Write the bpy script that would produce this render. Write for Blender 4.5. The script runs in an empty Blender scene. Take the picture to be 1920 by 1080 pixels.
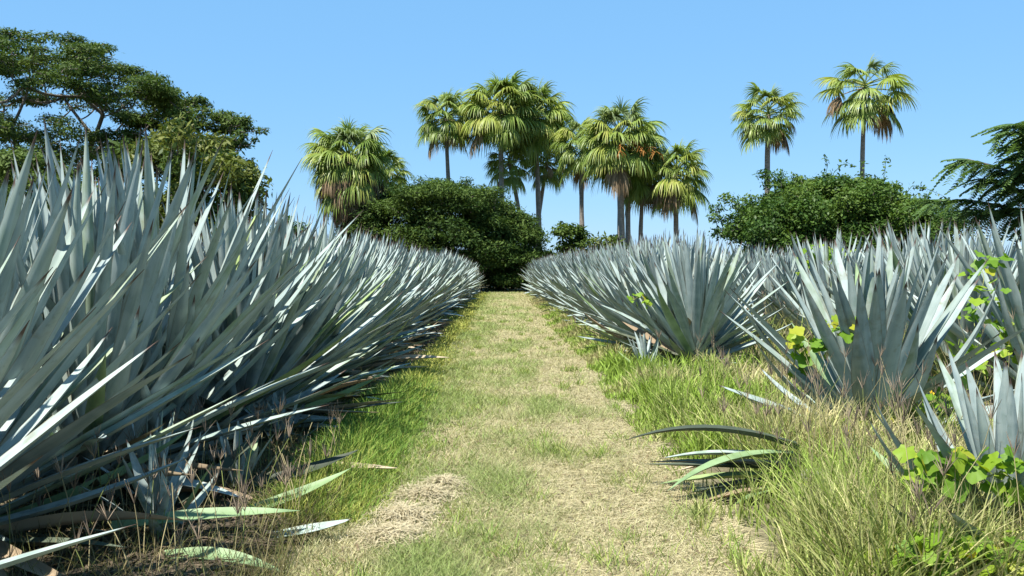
import bpy, math, random
import numpy as np
from mathutils import Vector, Matrix, Euler

random.seed(7)
rng = np.random.default_rng(11)
R = math.radians
scene = bpy.context.scene
col = scene.collection

# ------------------------------------------------------------------ camera, sky, sun
H_CAM = 1.5
F_PX = 1663.0                       # focal length in photo pixels (1920 wide)
cam_d = bpy.data.cameras.new("camera")
cam_d.sensor_width = 36.0
cam_d.lens = 36.0 * F_PX / 1920.0
cam_d.clip_end = 5000.0
cam_d.clip_start = 0.05
cam = bpy.data.objects.new("camera", cam_d)
col.objects.link(cam)
cam.location = (0, 0, H_CAM)
cam.rotation_euler = (R(90 - 1.38), 0, R(-0.52))
scene.camera = cam

SUN_EL, SUN_AZ = R(61), math.atan2(-0.62, -0.78)     # azimuth from +Y towards +X
world = bpy.data.worlds.new("World")
scene.world = world
world.use_nodes = True
wn = world.node_tree.nodes
bg = wn["Background"]
sky = wn.new("ShaderNodeTexSky")
sky.sky_type = 'NISHITA'
sky.sun_disc = False
sky.sun_elevation = SUN_EL
sky.sun_rotation = SUN_AZ
sky.altitude = 0
sky.air_density = 1.0
sky.dust_density = 0.2
sky.ozone_density = 2.5
wmix = wn.new("ShaderNodeMix")
wmix.data_type = 'RGBA'
wmix.inputs[0].default_value = 0.62
wmix.inputs[7].default_value = (1.75, 4.6, 8.2, 1)      # even clear tropical blue, evens out the pale horizon band
world.node_tree.links.new(sky.outputs[0], wmix.inputs[6])
world.node_tree.links.new(wmix.outputs[2], bg.inputs[0])
bg.inputs[1].default_value = 0.062

sun_d = bpy.data.lights.new("sun", 'SUN')
sun_d.energy = 5.0
sun_d.angle = R(0.53)
sun_d.color = (1.0, 0.95, 0.86)
sun = bpy.data.objects.new("sun", sun_d)
col.objects.link(sun)
sv = Vector((math.sin(SUN_AZ) * math.cos(SUN_EL), math.cos(SUN_AZ) * math.cos(SUN_EL), math.sin(SUN_EL)))
sun.rotation_euler = sv.to_track_quat('Z', 'Y').to_euler()

scene.view_settings.view_transform = 'Standard'
scene.view_settings.look = 'None'
scene.view_settings.exposure = 1.2
scene.view_settings.gamma = 1.0
scene.view_settings.use_curve_mapping = False
scene.cycles.max_bounces = 6
scene.cycles.transparent_max_bounces = 4

VPX, VPY = 945.0, 500.0


def at(px, py, Y):
    """world point at depth Y seen at photo pixel (px, py)"""
    return Vector(((px - VPX) / F_PX * Y, Y, H_CAM + (VPY - py) / F_PX * Y))


# ------------------------------------------------------------------ helpers
def make_mesh(name, V, F, mat=None, lv=None, colr=None, smooth=True):
    """V n x 3; F m x 4 or m x 3 (or list of arrays); lv: per-vertex vector attribute (t, random, side); colr: per-vertex rgb"""
    V = np.asarray(V, dtype=np.float32).reshape(-1, 3)
    Fs = F if isinstance(F, list) else [F]
    Fs = [np.asarray(f, dtype=np.int32) for f in Fs if len(f)]
    me = bpy.data.meshes.new(name)
    me.vertices.add(len(V))
    me.vertices.foreach_set("co", V.ravel())
    idx = np.concatenate([f.ravel() for f in Fs])
    tot = np.concatenate([np.full(len(f), f.shape[1], dtype=np.int32) for f in Fs])
    start = np.concatenate([[0], np.cumsum(tot)[:-1]]).astype(np.int32)
    me.loops.add(len(idx))
    me.loops.foreach_set("vertex_index", idx)
    me.polygons.add(len(tot))
    me.polygons.foreach_set("loop_start", start)
    me.polygons.foreach_set("loop_total", tot)
    if smooth:
        me.polygons.foreach_set("use_smooth", np.ones(len(tot), dtype=bool))
    if lv is not None:
        a = me.attributes.new("lv", 'FLOAT_VECTOR', 'POINT')
        a.data.foreach_set("vector", np.asarray(lv, dtype=np.float32).ravel())
    if colr is not None:
        c = np.ones((len(V), 4), dtype=np.float32)
        c[:, :3] = colr
        a = me.attributes.new("tone", 'FLOAT_COLOR', 'POINT')
        a.data.foreach_set("color", c.ravel())
    me.update(calc_edges=True)
    if mat is not None:
        me.materials.append(mat)
    return me


def link(name, me, parent=None, M=None, kind=None):
    o = bpy.data.objects.new(name, me)
    col.objects.link(o)
    if parent is not None:
        o.parent = parent
    if M is not None:
        o.matrix_basis = M
    if kind:
        o["kind"] = kind
    return o


def thing(name, label, cat, loc=(0, 0, 0), rz=0.0, group=None, data=None):
    o = bpy.data.objects.new(name, data)
    col.objects.link(o)
    o.location = loc
    o.rotation_euler = (0, 0, rz)
    o["label"] = label
    o["category"] = cat
    if group:
        o["group"] = group
    return o


def tube(path, radii, n=8, cap=True):
    """tube along a polyline; returns V, F(quads), t"""
    P = np.asarray(path, dtype=float)
    m = len(P)
    r = np.asarray(radii, dtype=float) * np.ones(m)
    T = np.gradient(P, axis=0)
    T /= np.linalg.norm(T, axis=1)[:, None] + 1e-9
    ref = np.array([1.0, 0.2, 0.1]) if abs(T[:, 0]).mean() < 0.8 else np.array([0.1, 1.0, 0.2])
    A = np.cross(T, ref)
    A /= np.linalg.norm(A, axis=1)[:, None] + 1e-9
    B = np.cross(T, A)
    ang = np.linspace(0, 2 * np.pi, n, endpoint=False)
    V = P[:, None, :] + r[:, None, None] * (np.cos(ang)[None, :, None] * A[:, None, :] + np.sin(ang)[None, :, None] * B[:, None, :])
    i = np.arange(m - 1)[:, None] * n
    j = np.arange(n)[None, :]
    F = np.stack([i + j, i + (j + 1) % n, i + n + (j + 1) % n, i + n + j], axis=-1).reshape(-1, 4)
    return V.reshape(-1, 3), F


class Acc:
    """collects pieces into one mesh"""
    def __init__(s):
        s.V, s.F, s.L, s.n = [], [], [], 0

    def add(s, V, F, lv=None):
        V = np.asarray(V).reshape(-1, 3)
        s.V.append(V)
        s.F.append(np.asarray(F) + s.n)
        s.L.append(np.zeros((len(V), 3)) if lv is None else np.asarray(lv))
        s.n += len(V)

    def mesh(s, name, mat, smooth=True):
        q = [f for f in s.F if f.shape[1] == 4]
        t = [f for f in s.F if f.shape[1] == 3]
        Fs = ([np.concatenate(q)] if q else []) + ([np.concatenate(t)] if t else [])
        return make_mesh(name, np.concatenate(s.V), Fs, mat, np.concatenate(s.L), smooth=smooth)


def vnoise(x, y, s, seed=0):
    """smooth value noise in 2-D, 0..1"""
    x = np.asarray(x) / s + 137.3 + seed * 17.13
    y = np.asarray(y) / s + 71.9 + seed * 9.7
    xi, yi = np.floor(x).astype(int), np.floor(y).astype(int)
    fx, fy = x - xi, y - yi
    fx, fy = fx * fx * (3 - 2 * fx), fy * fy * (3 - 2 * fy)

    def h(a, b):
        v = np.sin(a * 127.1 + b * 311.7 + seed * 74.7) * 43758.5453
        return v - np.floor(v)
    return (h(xi, yi) * (1 - fx) + h(xi + 1, yi) * fx) * (1 - fy) + (h(xi, yi + 1) * (1 - fx) + h(xi + 1, yi + 1) * fx) * fy


def fbm(x, y, s, seed=0):
    return 0.55 * vnoise(x, y, s, seed) + 0.3 * vnoise(x, y, s * 0.47, seed + 1) + 0.15 * vnoise(x, y, s * 0.21, seed + 2)


# ------------------------------------------------------------------ materials
def new_mat(name):
    m = bpy.data.materials.new(name)
    m.use_nodes = True
    nt = m.node_tree
    return m, nt, nt.nodes["Principled BSDF"], nt.nodes["Material Output"]


def N(nt, typ, **kw):
    n = nt.nodes.new(typ)
    for k, v in kw.items():
        setattr(n, k, v)
    return n


def ramp(nt, src, stops, interp='LINEAR'):
    r = N(nt, "ShaderNodeValToRGB")
    r.color_ramp.interpolation = interp
    el = r.color_ramp.elements
    while len(el) < len(stops):
        el.new(0.5)
    for e, (p, c) in zip(el, stops):
        e.position = p
        e.color = (*c, 1.0)
    nt.links.new(src, r.inputs[0])
    return r.outputs[0]


def mixc(nt, fac, a, b, blend='MIX'):
    n = N(nt, "ShaderNodeMix", data_type='RGBA', blend_type=blend)
    for s, v in ((n.inputs[0], fac), (n.inputs[6], a), (n.inputs[7], b)):
        if isinstance(v, (int, float)):
            s.default_value = v
        elif isinstance(v, tuple):
            s.default_value = (*v, 1.0)
        else:
            nt.links.new(v, s)
    return n.outputs[2]


def math_n(nt, op, a, b=0.0, clamp=False):
    n = N(nt, "ShaderNodeMath", operation=op, use_clamp=clamp)
    for s, v in ((n.inputs[0], a), (n.inputs[1], b)):
        if isinstance(v, (int, float)):
            s.default_value = v
        else:
            nt.links.new(v, s)
    return n.outputs[0]


def noise(nt, scale, detail=3, vec=None, rough=0.55):
    n = N(nt, "ShaderNodeTexNoise")
    n.inputs["Scale"].default_value = scale
    n.inputs["Detail"].default_value = detail
    n.inputs["Roughness"].default_value = rough
    if vec is not None:
        nt.links.new(vec, n.inputs["Vector"])
    return n.outputs[0]


def leaf_surface(m, nt, bsdf, out, colour, trans=0.3, rough=0.55, spec=0.3, tmul=(1.0, 1.05, 0.5)):
    nt.links.new(colour, bsdf.inputs["Base Color"])
    bsdf.inputs["Roughness"].default_value = rough
    bsdf.inputs["Specular IOR Level"].default_value = spec
    if trans > 0:
        tr = N(nt, "ShaderNodeBsdfTranslucent")
        nt.links.new(mixc(nt, 1.0, colour, tmul, 'MULTIPLY'), tr.inputs[0])
        mx = N(nt, "ShaderNodeMixShader")
        mx.inputs[0].default_value = trans
        nt.links.new(bsdf.outputs[0], mx.inputs[1])
        nt.links.new(tr.outputs[0], mx.inputs[2])
        nt.links.new(mx.outputs[0], out.inputs[0])


def attr_lv(nt):
    a = N(nt, "ShaderNodeAttribute", attribute_name="lv")
    s = N(nt, "ShaderNodeSeparateXYZ")
    nt.links.new(a.outputs["Vector"], s.inputs[0])
    return s.outputs[0], s.outputs[1], s.outputs[2]


def obj_rand(nt):
    return N(nt, "ShaderNodeObjectInfo").outputs["Random"]


def agave_material():
    m, nt, b, out = new_mat("agave_leaf_wax")
    t, r, s = attr_lv(nt)
    tc = N(nt, "ShaderNodeTexCoord").outputs["Object"]
    rnd = math_n(nt, 'FRACT', math_n(nt, 'ADD', r, obj_rand(nt)))
    base = ramp(nt, rnd, [(0.0, (0.150, 0.205, 0.204)), (0.3, (0.236, 0.300, 0.288)), (0.6, (0.188, 0.250, 0.232)),
                          (0.82, (0.205, 0.272, 0.230)), (0.93, (0.150, 0.210, 0.140)), (1.0, (0.190, 0.250, 0.120))])
    mp = N(nt, "ShaderNodeMapping")
    mp.inputs["Scale"].default_value = (9, 9, 1.3)
    nt.links.new(tc, mp.inputs[0])
    n1 = noise(nt, 3.0, 4, mp.outputs[0])
    c = mixc(nt, ramp(nt, n1, [(0.35, (0, 0, 0)), (0.75, (1, 1, 1))]), base, mixc(nt, 0.75, base, (0.39, 0.45, 0.43)))
    n2 = noise(nt, 26.0, 3, tc)
    c = mixc(nt, ramp(nt, n2, [(0.62, (0, 0, 0)), (0.74, (0.6, 0.6, 0.6))]), c, (0.13, 0.18, 0.155))
    # rubbed and sun-browned patches along some leaves
    off = N(nt, "ShaderNodeVectorMath", operation='ADD')
    nt.links.new(tc, off.inputs[0])
    nt.links.new(N(nt, "ShaderNodeObjectInfo").outputs["Location"], off.inputs[1])
    n3 = noise(nt, 5.0, 4, off.outputs[0], 0.7)
    c = mixc(nt, ramp(nt, n3, [(0.57, (0, 0, 0)), (0.72, (0.8, 0.8, 0.8))]), c, (0.17, 0.165, 0.105))
    wv = N(nt, "ShaderNodeTexWave", wave_type='BANDS', bands_direction='Z')
    wv.inputs["Scale"].default_value = 2.3
    wv.inputs["Distortion"].default_value = 6.0
    nt.links.new(off.outputs[0], wv.inputs["Vector"])
    c = mixc(nt, ramp(nt, wv.outputs[1], [(0.55, (0, 0, 0)), (1.0, (0.3, 0.3, 0.3))]), c, (0.34, 0.40, 0.39))
    # pale base, brown end spine, thin brownish margin
    c = mixc(nt, ramp(nt, t, [(0.02, (0.55, 0.55, 0.55)), (0.16, (0, 0, 0))]), c, (0.34, 0.38, 0.30))
    c = mixc(nt, ramp(nt, s, [(0.90, (0, 0, 0)), (0.99, (0.7, 0.7, 0.7))]), c, (0.16, 0.13, 0.085))
    c = mixc(nt, ramp(nt, t, [(0.93, (0, 0, 0)), (0.965, (1, 1, 1))]), c, (0.075, 0.05, 0.04))
    nt.links.new(c, b.inputs["Base Color"])
    b.inputs["Roughness"].default_value = 0.58
    b.inputs["Specular IOR Level"].default_value = 0.22
    bp = N(nt, "ShaderNodeBump")
    bp.inputs["Strength"].default_value = 0.12
    bp.inputs["Distance"].default_value = 0.01
    nt.links.new(n1, bp.inputs["Height"])
    nt.links.new(bp.outputs[0], b.inputs["Normal"])
    return m


def simple_leaf(name, stops, trans=0.3, rough=0.55, spec=0.3, nscale=None, tmul=(1.0, 1.05, 0.5), use_obj=True):
    m, nt, b, out = new_mat(name)
    t, r, s = attr_lv(nt)
    v = math_n(nt, 'FRACT', math_n(nt, 'ADD', r, obj_rand(nt))) if use_obj else r
    c = ramp(nt, v, stops)
    if nscale:
        g = N(nt, "ShaderNodeNewGeometry").outputs["Position"]
        c = mixc(nt, ramp(nt, noise(nt, nscale, 3, g), [(0.35, (0, 0, 0)), (0.65, (1, 1, 1))]), c, mixc(nt, 1.0, c, (0.62, 0.66, 0.6), 'MULTIPLY'))
    leaf_surface(m, nt, b, out, c, trans, rough, spec, tmul)
    return m


def tone_mat(name, trans=0.25, rough=0.6, spec=0.2):
    m, nt, b, out = new_mat(name)
    a = N(nt, "ShaderNodeAttribute", attribute_name="tone")
    leaf_surface(m, nt, b, out, a.outputs["Color"], trans, rough, spec, (1.0, 1.0, 0.6))
    return m


def bark_material(name, c0, c1, scale=6.0, ring=False):
    m, nt, b, out = new_mat(name)
    tc = N(nt, "ShaderNodeTexCoord").outputs["Object"]
    mp = N(nt, "ShaderNodeMapping")
    mp.inputs["Scale"].default_value = (1, 1, 3.0 if ring else 0.25)
    nt.links.new(tc, mp.inputs[0])
    n = noise(nt, scale, 5, mp.outputs[0])
    c = ramp(nt, n, [(0.3, c0), (0.7, c1)])
    nt.links.new(c, b.inputs["Base Color"])
    b.inputs["Roughness"].default_value = 0.9
    bp = N(nt, "ShaderNodeBump")
    bp.inputs["Strength"].default_value = 0.6
    bp.inputs["Distance"].default_value = 0.05
    nt.links.new(n, bp.inputs["Height"])
    nt.links.new(bp.outputs[0], b.inputs["Normal"])
    return m


M_AGAVE = agave_material()
M_DRY_AGAVE = simple_leaf("dry_agave_leaf", [(0, (0.20, 0.15, 0.10)), (0.5, (0.34, 0.27, 0.18)), (1, (0.42, 0.36, 0.27))], 0.0, 0.8, 0.1)
M_GREEN_AGAVE = simple_leaf("green_agave_leaf", [(0, (0.17, 0.25, 0.11)), (0.5, (0.22, 0.31, 0.16)), (1, (0.27, 0.34, 0.13))], 0.0, 0.5, 0.3, nscale=6)
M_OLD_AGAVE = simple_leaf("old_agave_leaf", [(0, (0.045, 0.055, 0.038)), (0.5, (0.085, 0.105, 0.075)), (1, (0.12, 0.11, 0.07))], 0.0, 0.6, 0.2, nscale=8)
M_PINA = bark_material("agave_core", (0.10, 0.09, 0.06), (0.22, 0.22, 0.17), 8)
M_TONE = tone_mat("grass_blades", 0.3)
M_STRAW = tone_mat("straw_stalks", 0.15, 0.7)
PALM = [simple_leaf("palm_frond_grey_green", [(0, (0.14, 0.195, 0.065)), (0.5, (0.19, 0.255, 0.10)), (1, (0.25, 0.30, 0.15))], 0.3, 0.45, 0.4),
        simple_leaf("palm_frond_green", [(0, (0.12, 0.19, 0.032)), (0.5, (0.185, 0.255, 0.05)), (1, (0.25, 0.31, 0.08))], 0.32, 0.45, 0.4),
        simple_leaf("palm_frond_yellowing", [(0, (0.18, 0.25, 0.035)), (0.5, (0.245, 0.295, 0.05)), (1, (0.31, 0.32, 0.08))], 0.32, 0.5, 0.35),
        simple_leaf("palm_frond_dead", [(0, (0.12, 0.085, 0.05)), (0.5, (0.21, 0.15, 0.09)), (1, (0.30, 0.22, 0.14))], 0.1, 0.8, 0.1)]
M_PALM_TRUNK = bark_material("palm_trunk", (0.13, 0.115, 0.10), (0.27, 0.24, 0.21), 5, ring=True)
M_STALK = simple_leaf("palm_flower_stalk", [(0, (0.26, 0.11, 0.03)), (1, (0.38, 0.18, 0.05))], 0.0, 0.7, 0.1)
M_BARK = bark_material("tree_bark", (0.07, 0.06, 0.05), (0.17, 0.145, 0.12), 5)

# ------------------------------------------------------------------ ground and path
def ground_material():
    m, nt, b, out = new_mat("field_soil")
    g = N(nt, "ShaderNodeNewGeometry").outputs["Position"]
    n1 = noise(nt, 0.9, 5, g)
    n2 = noise(nt, 14.0, 5, g, 0.7)
    c = ramp(nt, n1, [(0.3, (0.075, 0.06, 0.035)), (0.5, (0.13, 0.115, 0.055)), (0.7, (0.10, 0.12, 0.04))])
    c = mixc(nt, ramp(nt, n2, [(0.4, (0, 0, 0)), (0.7, (1, 1, 1))]), c, (0.17, 0.145, 0.085))
    nt.links.new(c, b.inputs["Base Color"])
    b.inputs["Roughness"].default_value = 0.95
    bp = N(nt, "ShaderNodeBump")
    bp.inputs["Strength"].default_value = 0.8
    bp.inputs["Distance"].default_value = 0.06
    nt.links.new(n2, bp.inputs["Height"])
    nt.links.new(bp.outputs[0], b.inputs["Normal"])
    return m


def path_material():
    m, nt, b, out = new_mat("mown_path_turf")
    g = N(nt, "ShaderNodeNewGeometry").outputs["Position"]
    n1 = noise(nt, 1.3, 5, g, 0.65)
    n2 = noise(nt, 35.0, 4, g, 0.7)
    c = ramp(nt, n1, [(0.33, (0.20, 0.22, 0.085)), (0.52, (0.31, 0.28, 0.145)), (0.68, (0.39, 0.34, 0.20))])
    c = mixc(nt, ramp(nt, n2, [(0.42, (0, 0, 0)), (0.62, (1, 1, 1))]), c, mixc(nt, 1.0, c, (0.5, 0.5, 0.42), 'MULTIPLY'))
    nt.links.new(c, b.inputs["Base Color"])
    b.inputs["Roughness"].default_value = 0.95
    bp = N(nt, "ShaderNodeBump")
    bp.inputs["Strength"].default_value = 0.9
    bp.inputs["Distance"].default_value = 0.03
    nt.links.new(n2, bp.inputs["Height"])
    nt.links.new(bp.outputs[0], b.inputs["Normal"])
    return m


GS = 2500.0
gnd = link("ground", make_mesh("ground", [(-GS, -GS, 0), (GS, -GS, 0), (GS, GS, 0), (-GS, GS, 0)], np.array([[0, 1, 2, 3]]), ground_material(), smooth=False), kind="structure")


def path_l(y):
    y = np.asarray(y, dtype=float)
    return -0.80 - 0.10 * np.exp(-(y - 4) / 4.0) + 0.34 * (fbm(y, y * 0, 2.0, 5) - 0.5) - 0.10 * (y > 999)


def path_r(y):
    y = np.asarray(y, dtype=float)
    return 1.20 + 0.42 * (fbm(y, y * 0, 1.9, 9) - 0.5)


ys = np.concatenate([np.linspace(-2, 20, 110), np.linspace(20.3, 57, 90)])
nx = 9
u = np.linspace(0, 1, nx)
PX = path_l(ys)[:, None] * (1 - u) + path_r(ys)[:, None] * u
PZ = 0.006 + 0.012 * np.sin(np.pi * u)[None, :] + 0.02 * (fbm(PX, ys[:, None] + 0 * PX, 0.7, 3) - 0.4) * np.sin(np.pi * u)[None, :].clip(0, 1)
PZ = np.maximum(PZ, 0.004)
PV = np.stack([PX, np.repeat(ys[:, None], nx, 1), PZ], -1).reshape(-1, 3)
ii, jj = np.meshgrid(np.arange(len(ys) - 1), np.arange(nx - 1), indexing='ij')
k0 = (ii * nx + jj).ravel()
PF = np.stack([k0, k0 + 1, k0 + nx + 1, k0 + nx], -1)
link("path", make_mesh("path", PV, PF, path_material()), kind="structure")

# ------------------------------------------------------------------ agaves
def smooth_interp(x, xp, fp):
    return np.interp(x, xp, fp)


def leaf_arrays(L, W, bend, segs=9, half=2, rnd=0.0, thick=0.03, chan=0.2, lat=0.0, wave=0.0):
    """agave leaf along +Z from the origin, outer side towards +X; bend > 0 curves outwards (radians at the tip)"""
    t = np.linspace(0, 1, segs + 1)
    t = np.where(t < 1, t, 1.0)
    w = W * smooth_interp(t, [0, .06, .22, .42, .6, .78, .9, .965, 1.0], [.84, .74, .86, 1.0, .88, .58, .30, .12, .012])
    ang = bend * t ** 1.3
    dt = L / segs
    mid = 0.5 * (ang[1:] + ang[:-1])
    cx = np.concatenate([[0], np.cumsum(np.sin(mid) * dt)])
    cz = np.concatenate([[0], np.cumsum(np.cos(mid) * dt)])
    cy = lat * L * t ** 2 + wave * np.sin(t * 7)
    nxv, nzv = np.cos(ang), -np.sin(ang)                 # outward normal
    th = thick * smooth_interp(t, [0, .15, .6, 1], [1.6, 1.0, .55, .1])
    uu = np.linspace(-1, 1, 2 * half + 1)
    acc_V, acc_F, acc_L = [], [], []
    n0 = 0
    for side in (0, 1):
        ch = chan * smooth_interp(t, [0, .2, .8, 1], [.6, 1, 1.1, .4])
        dep = -np.abs(uu[None, :]) ** 1.7 * (ch * w)[:, None] * 0.9
        if side:
            dep = dep + ((1 - uu[None, :] ** 2) * th[:, None])
        y = uu[None, :] * 0.5 * w[:, None] + cy[:, None]
        x = cx[:, None] + nxv[:, None] * dep
        z = cz[:, None] + nzv[:, None] * dep
        V = np.stack([x, y, z], -1).reshape(-1, 3)
        k = 2 * half + 1
        a, b = np.meshgrid(np.arange(segs), np.arange(k - 1), indexing='ij')
        q = (a * k + b).ravel()
        F = np.stack([q, q + 1, q + k + 1, q + k], -1)
        if side == 0:
            F = F[:, ::-1]
        acc_V.append(V)
        acc_F.append(F + n0)
        acc_L.append(np.stack([np.repeat(t, k), np.full(len(V), rnd), np.tile(np.abs(uu), len(t))], -1))
        n0 += len(V)
    return np.concatenate(acc_V), np.concatenate(acc_F), np.concatenate(acc_L)


def xf(V, M):
    A = np.array(M)
    return V @ A[:3, :3].T + A[:3, 3]


def rosette(n, L, W, seed, spread=78.0, upright=1.28):
    """list of (matrix without scale, length, width, bend, lateral, age 0..1)"""
    rr = random.Random(seed)
    out = []
    az0 = rr.random() * 6.28
    for i in range(n):
        a = (i + 0.5) / n
        tilt = R(4 + spread * a ** upright + rr.uniform(-10, 10) + (rr.uniform(0, 10) if a > .8 else 0))
        az = az0 + i * 2.39996 + rr.uniform(-.45, .45)
        ln = L * (0.84 + 0.2 * math.sin(math.pi * min(1, a * 1.1)) - (0.22 * (a - .75) / .25 if a > .75 else 0)) * rr.uniform(.90, 1.08)
        wd = W * (0.78 + 0.3 * min(1, a * 2.2)) * rr.uniform(.88, 1.1)
        rad = L * (0.035 + 0.085 * min(1, a * 1.6))
        z = L * (0.36 * (1 - a) ** 0.9 + 0.02)
        bend = R(rr.uniform(-12, 9)) if a < .55 else R(rr.uniform(-36, 14))
        if a > .86 and rr.random() < .35:
            bend = R(rr.uniform(10, 45))
        M = Matrix.Rotation(az, 4, 'Z') @ Matrix.Translation((rad, 0, z)) @ Matrix.Rotation(tilt, 4, 'Y') @ Matrix.Rotation(R(rr.uniform(-22, 22)), 4, 'Z')
        out.append((M, ln, wd, bend, rr.uniform(-.05, .05), a))
    return out


# shared leaf meshes for the individually built leaves
BENDS = [-34, -24, -15, -8, -3, 2, 7, 18, 32, 45]
LEAF_MESH = {}
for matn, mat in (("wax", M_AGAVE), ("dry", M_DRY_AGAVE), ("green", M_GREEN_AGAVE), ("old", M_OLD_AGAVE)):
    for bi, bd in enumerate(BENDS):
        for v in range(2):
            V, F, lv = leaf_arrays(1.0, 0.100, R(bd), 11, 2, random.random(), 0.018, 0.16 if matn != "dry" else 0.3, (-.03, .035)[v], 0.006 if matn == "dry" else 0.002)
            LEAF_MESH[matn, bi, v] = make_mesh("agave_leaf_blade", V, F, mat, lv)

pv, pf = tube([(0, 0, -.05), (0, 0, .12), (0, 0, .3), (0, 0, .42), (0, 0, .47)], [.16, .2, .17, .08, .02], 12)
PINA_MESH = make_mesh("agave_core", pv, pf, M_PINA, np.zeros((len(pv), 3)))


def place_leaf(parent, M, ln, wd, bend, kind="wax"):
    bd = math.degrees(bend)
    bi = min(range(len(BENDS)), key=lambda k: abs(BENDS[k] - bd))
    me = LEAF_MESH[kind, bi, random.randrange(2)]
    ws = wd / 0.100
    return link("leaf", me, parent, M @ Matrix.Diagonal((min(ws, ln * 1.2), ws, ln, 1)))


def agave_individual(x, y, label, L=1.5, W=.145, n=96, group=None, seed=0, spread=78, z=0.0, tilt=(0, 0), dry=.30, green=.07, skirt=0):
    t = thing("blue_agave", label, "agave", (x, y, z), 0, group)
    t.rotation_euler = (R(tilt[0] + 7 * math.sin(seed * 3.7)), R(tilt[1] + 6 * math.sin(seed * 5.3)), 0)
    link("core", PINA_MESH, t, Matrix.Diagonal((L * .62, L * .62, L * .85, 1)))
    rr = random.Random(seed + 5)
    for (M, ln, wd, bd, lat, a) in rosette(n, L, W, seed, spread):
        kind = "wax"
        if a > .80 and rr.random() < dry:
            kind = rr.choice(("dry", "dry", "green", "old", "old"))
        elif a > .5 and rr.random() < green:
            kind = "green"
        place_leaf(t, M, ln, wd, bd, kind)
    for k in range(skirt):                                   # dried leaves hanging down to the litter
        M = Matrix.Rotation(rr.uniform(0, 6.28), 4, 'Z') @ Matrix.Translation((L * .1, 0, L * rr.uniform(.06, .16))) @ Matrix.Rotation(R(rr.uniform(84, 100)), 4, 'Y') @ Matrix.Rotation(R(rr.uniform(-50, 50)), 4, 'Z')
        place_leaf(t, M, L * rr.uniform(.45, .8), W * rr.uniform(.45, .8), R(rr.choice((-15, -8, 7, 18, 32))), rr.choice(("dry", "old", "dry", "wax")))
    return t


# merged rosettes for plants too far away for their leaves to be picked apart
FAR = []
for s in range(7):
    acc = Acc()
    rr = random.Random(400 + s)
    for (M, ln, wd, bd, lat, a) in rosette(100, 1.0, 0.084, 900 + s, 78):
        V, F, lv = leaf_arrays(ln, wd, bd, 5, 1, rr.random(), 0.02, 0.14, lat)
        acc.add(xf(V, M), F, lv)
    FAR.append(acc.mesh("agave_rosette", M_AGAVE))


def agave_far(x, y, label, L, group, z=0.0):
    o = thing("blue_agave", label, "agave", (x, y, z), random.random() * 6.28, group, random.choice(FAR))
    s = L
    o.scale = (s * random.uniform(.95, 1.1), s * random.uniform(.95, 1.1), s * random.uniform(.93, 1.06))
    o.rotation_euler[0] = R(random.uniform(-5, 5))
    o.rotation_euler[1] = R(random.uniform(-5, 5))
    return o


NTH = ["first", "second", "third", "fourth", "fifth", "sixth", "seventh", "eighth", "ninth", "tenth", "eleventh", "twelfth", "thirteenth", "fourteenth", "fifteenth", "sixteenth", "seventeenth", "eighteenth", "nineteenth", "twentieth"]
G_L1 = "agaves in the dense row along the grass verge"
G_L2 = "agaves in the rows behind the dense path row"
G_R1 = "agaves in the row across the path behind the weeds"
G_R2 = "agaves in the weedy field under the green thicket"

# dense row beside the grass verge
agave_individual(-2.72, 3.35, "blue agave below the frame edge, only its low leaves slanting into the bottom corner", 1.5, .105, 96, G_L1, 17, 84, dry=.5, skirt=24)
agave_individual(-3.0, 4.6, "tall blue agave cut off by the frame edge, long leaves slanting into view", 1.74, .104, 110, G_L1, 18, 80, skirt=20)
y = 5.75
i = 0
while y < 50:
    x = (-2.72 if i < 2 else -2.46) + random.uniform(-.14, .14)
    L = random.uniform(1.64, 1.78) * (1.11 if y < 7.2 else .97 if y < 9.5 else .93)
    if y < 20:
        agave_individual(x, y, f"blue agave in the dense row along the grass verge, {NTH[i]} whole plant from the camera", L, .104 if y < 9 else .112, 118 if y < 12 else 104, G_L1, 20 + i, 80, dry=.5, skirt=16 if y < 11 else 8)
        i += 1
    else:
        agave_far(x, y, "blue agave far along the dense row, its leaves merging with its neighbours", L, G_L1)
    y += random.uniform(.92, 1.1)
for r_i, (x0, y0, y1) in enumerate([(-5.2, 8.2, 44), (-7.6, 12.5, 36), (-10.2, 17.5, 30)]):
    y = y0
    k = 0
    while y < y1:
        x = x0 + random.uniform(-.2, .2)
        if r_i == 0 and y < 16:
            agave_individual(x, y, f"blue agave half hidden behind the dense path row, {NTH[k]} of the hidden ones", random.uniform(1.6, 1.78), .14, 70, G_L2, 70 + k, 66)
            k += 1
        else:
            agave_far(x, y, "blue agave of which only the leaf tips show above the dense path row", random.uniform(1.6, 1.78), G_L2)
        y += random.uniform(1.15, 1.45)

# young offsets in the shade at the foot of the row
for k, (x, y, L, lab) in enumerate([(-1.85, 4.75, .46, "pale young offset agave at the foot of the dense row by the bottom corner"), (-2.15, 5.35, .5, "young offset agave in the dark litter between the first two big plants"),
                                    (-1.72, 5.7, .4, "small slim offset agave at the litter's edge near the grass verge"), (-1.8, 7.2, .42, "young offset agave under the low leaves beside the lush green verge"),
                                    (1.98, 12.3, .5, "small bluish offset agave at the foot of the big near end agave")]):
    agave_individual(x, y, lab, L, .055, 17, "young offset agaves", 700 + k, 72, dry=.5, green=.2)

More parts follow.
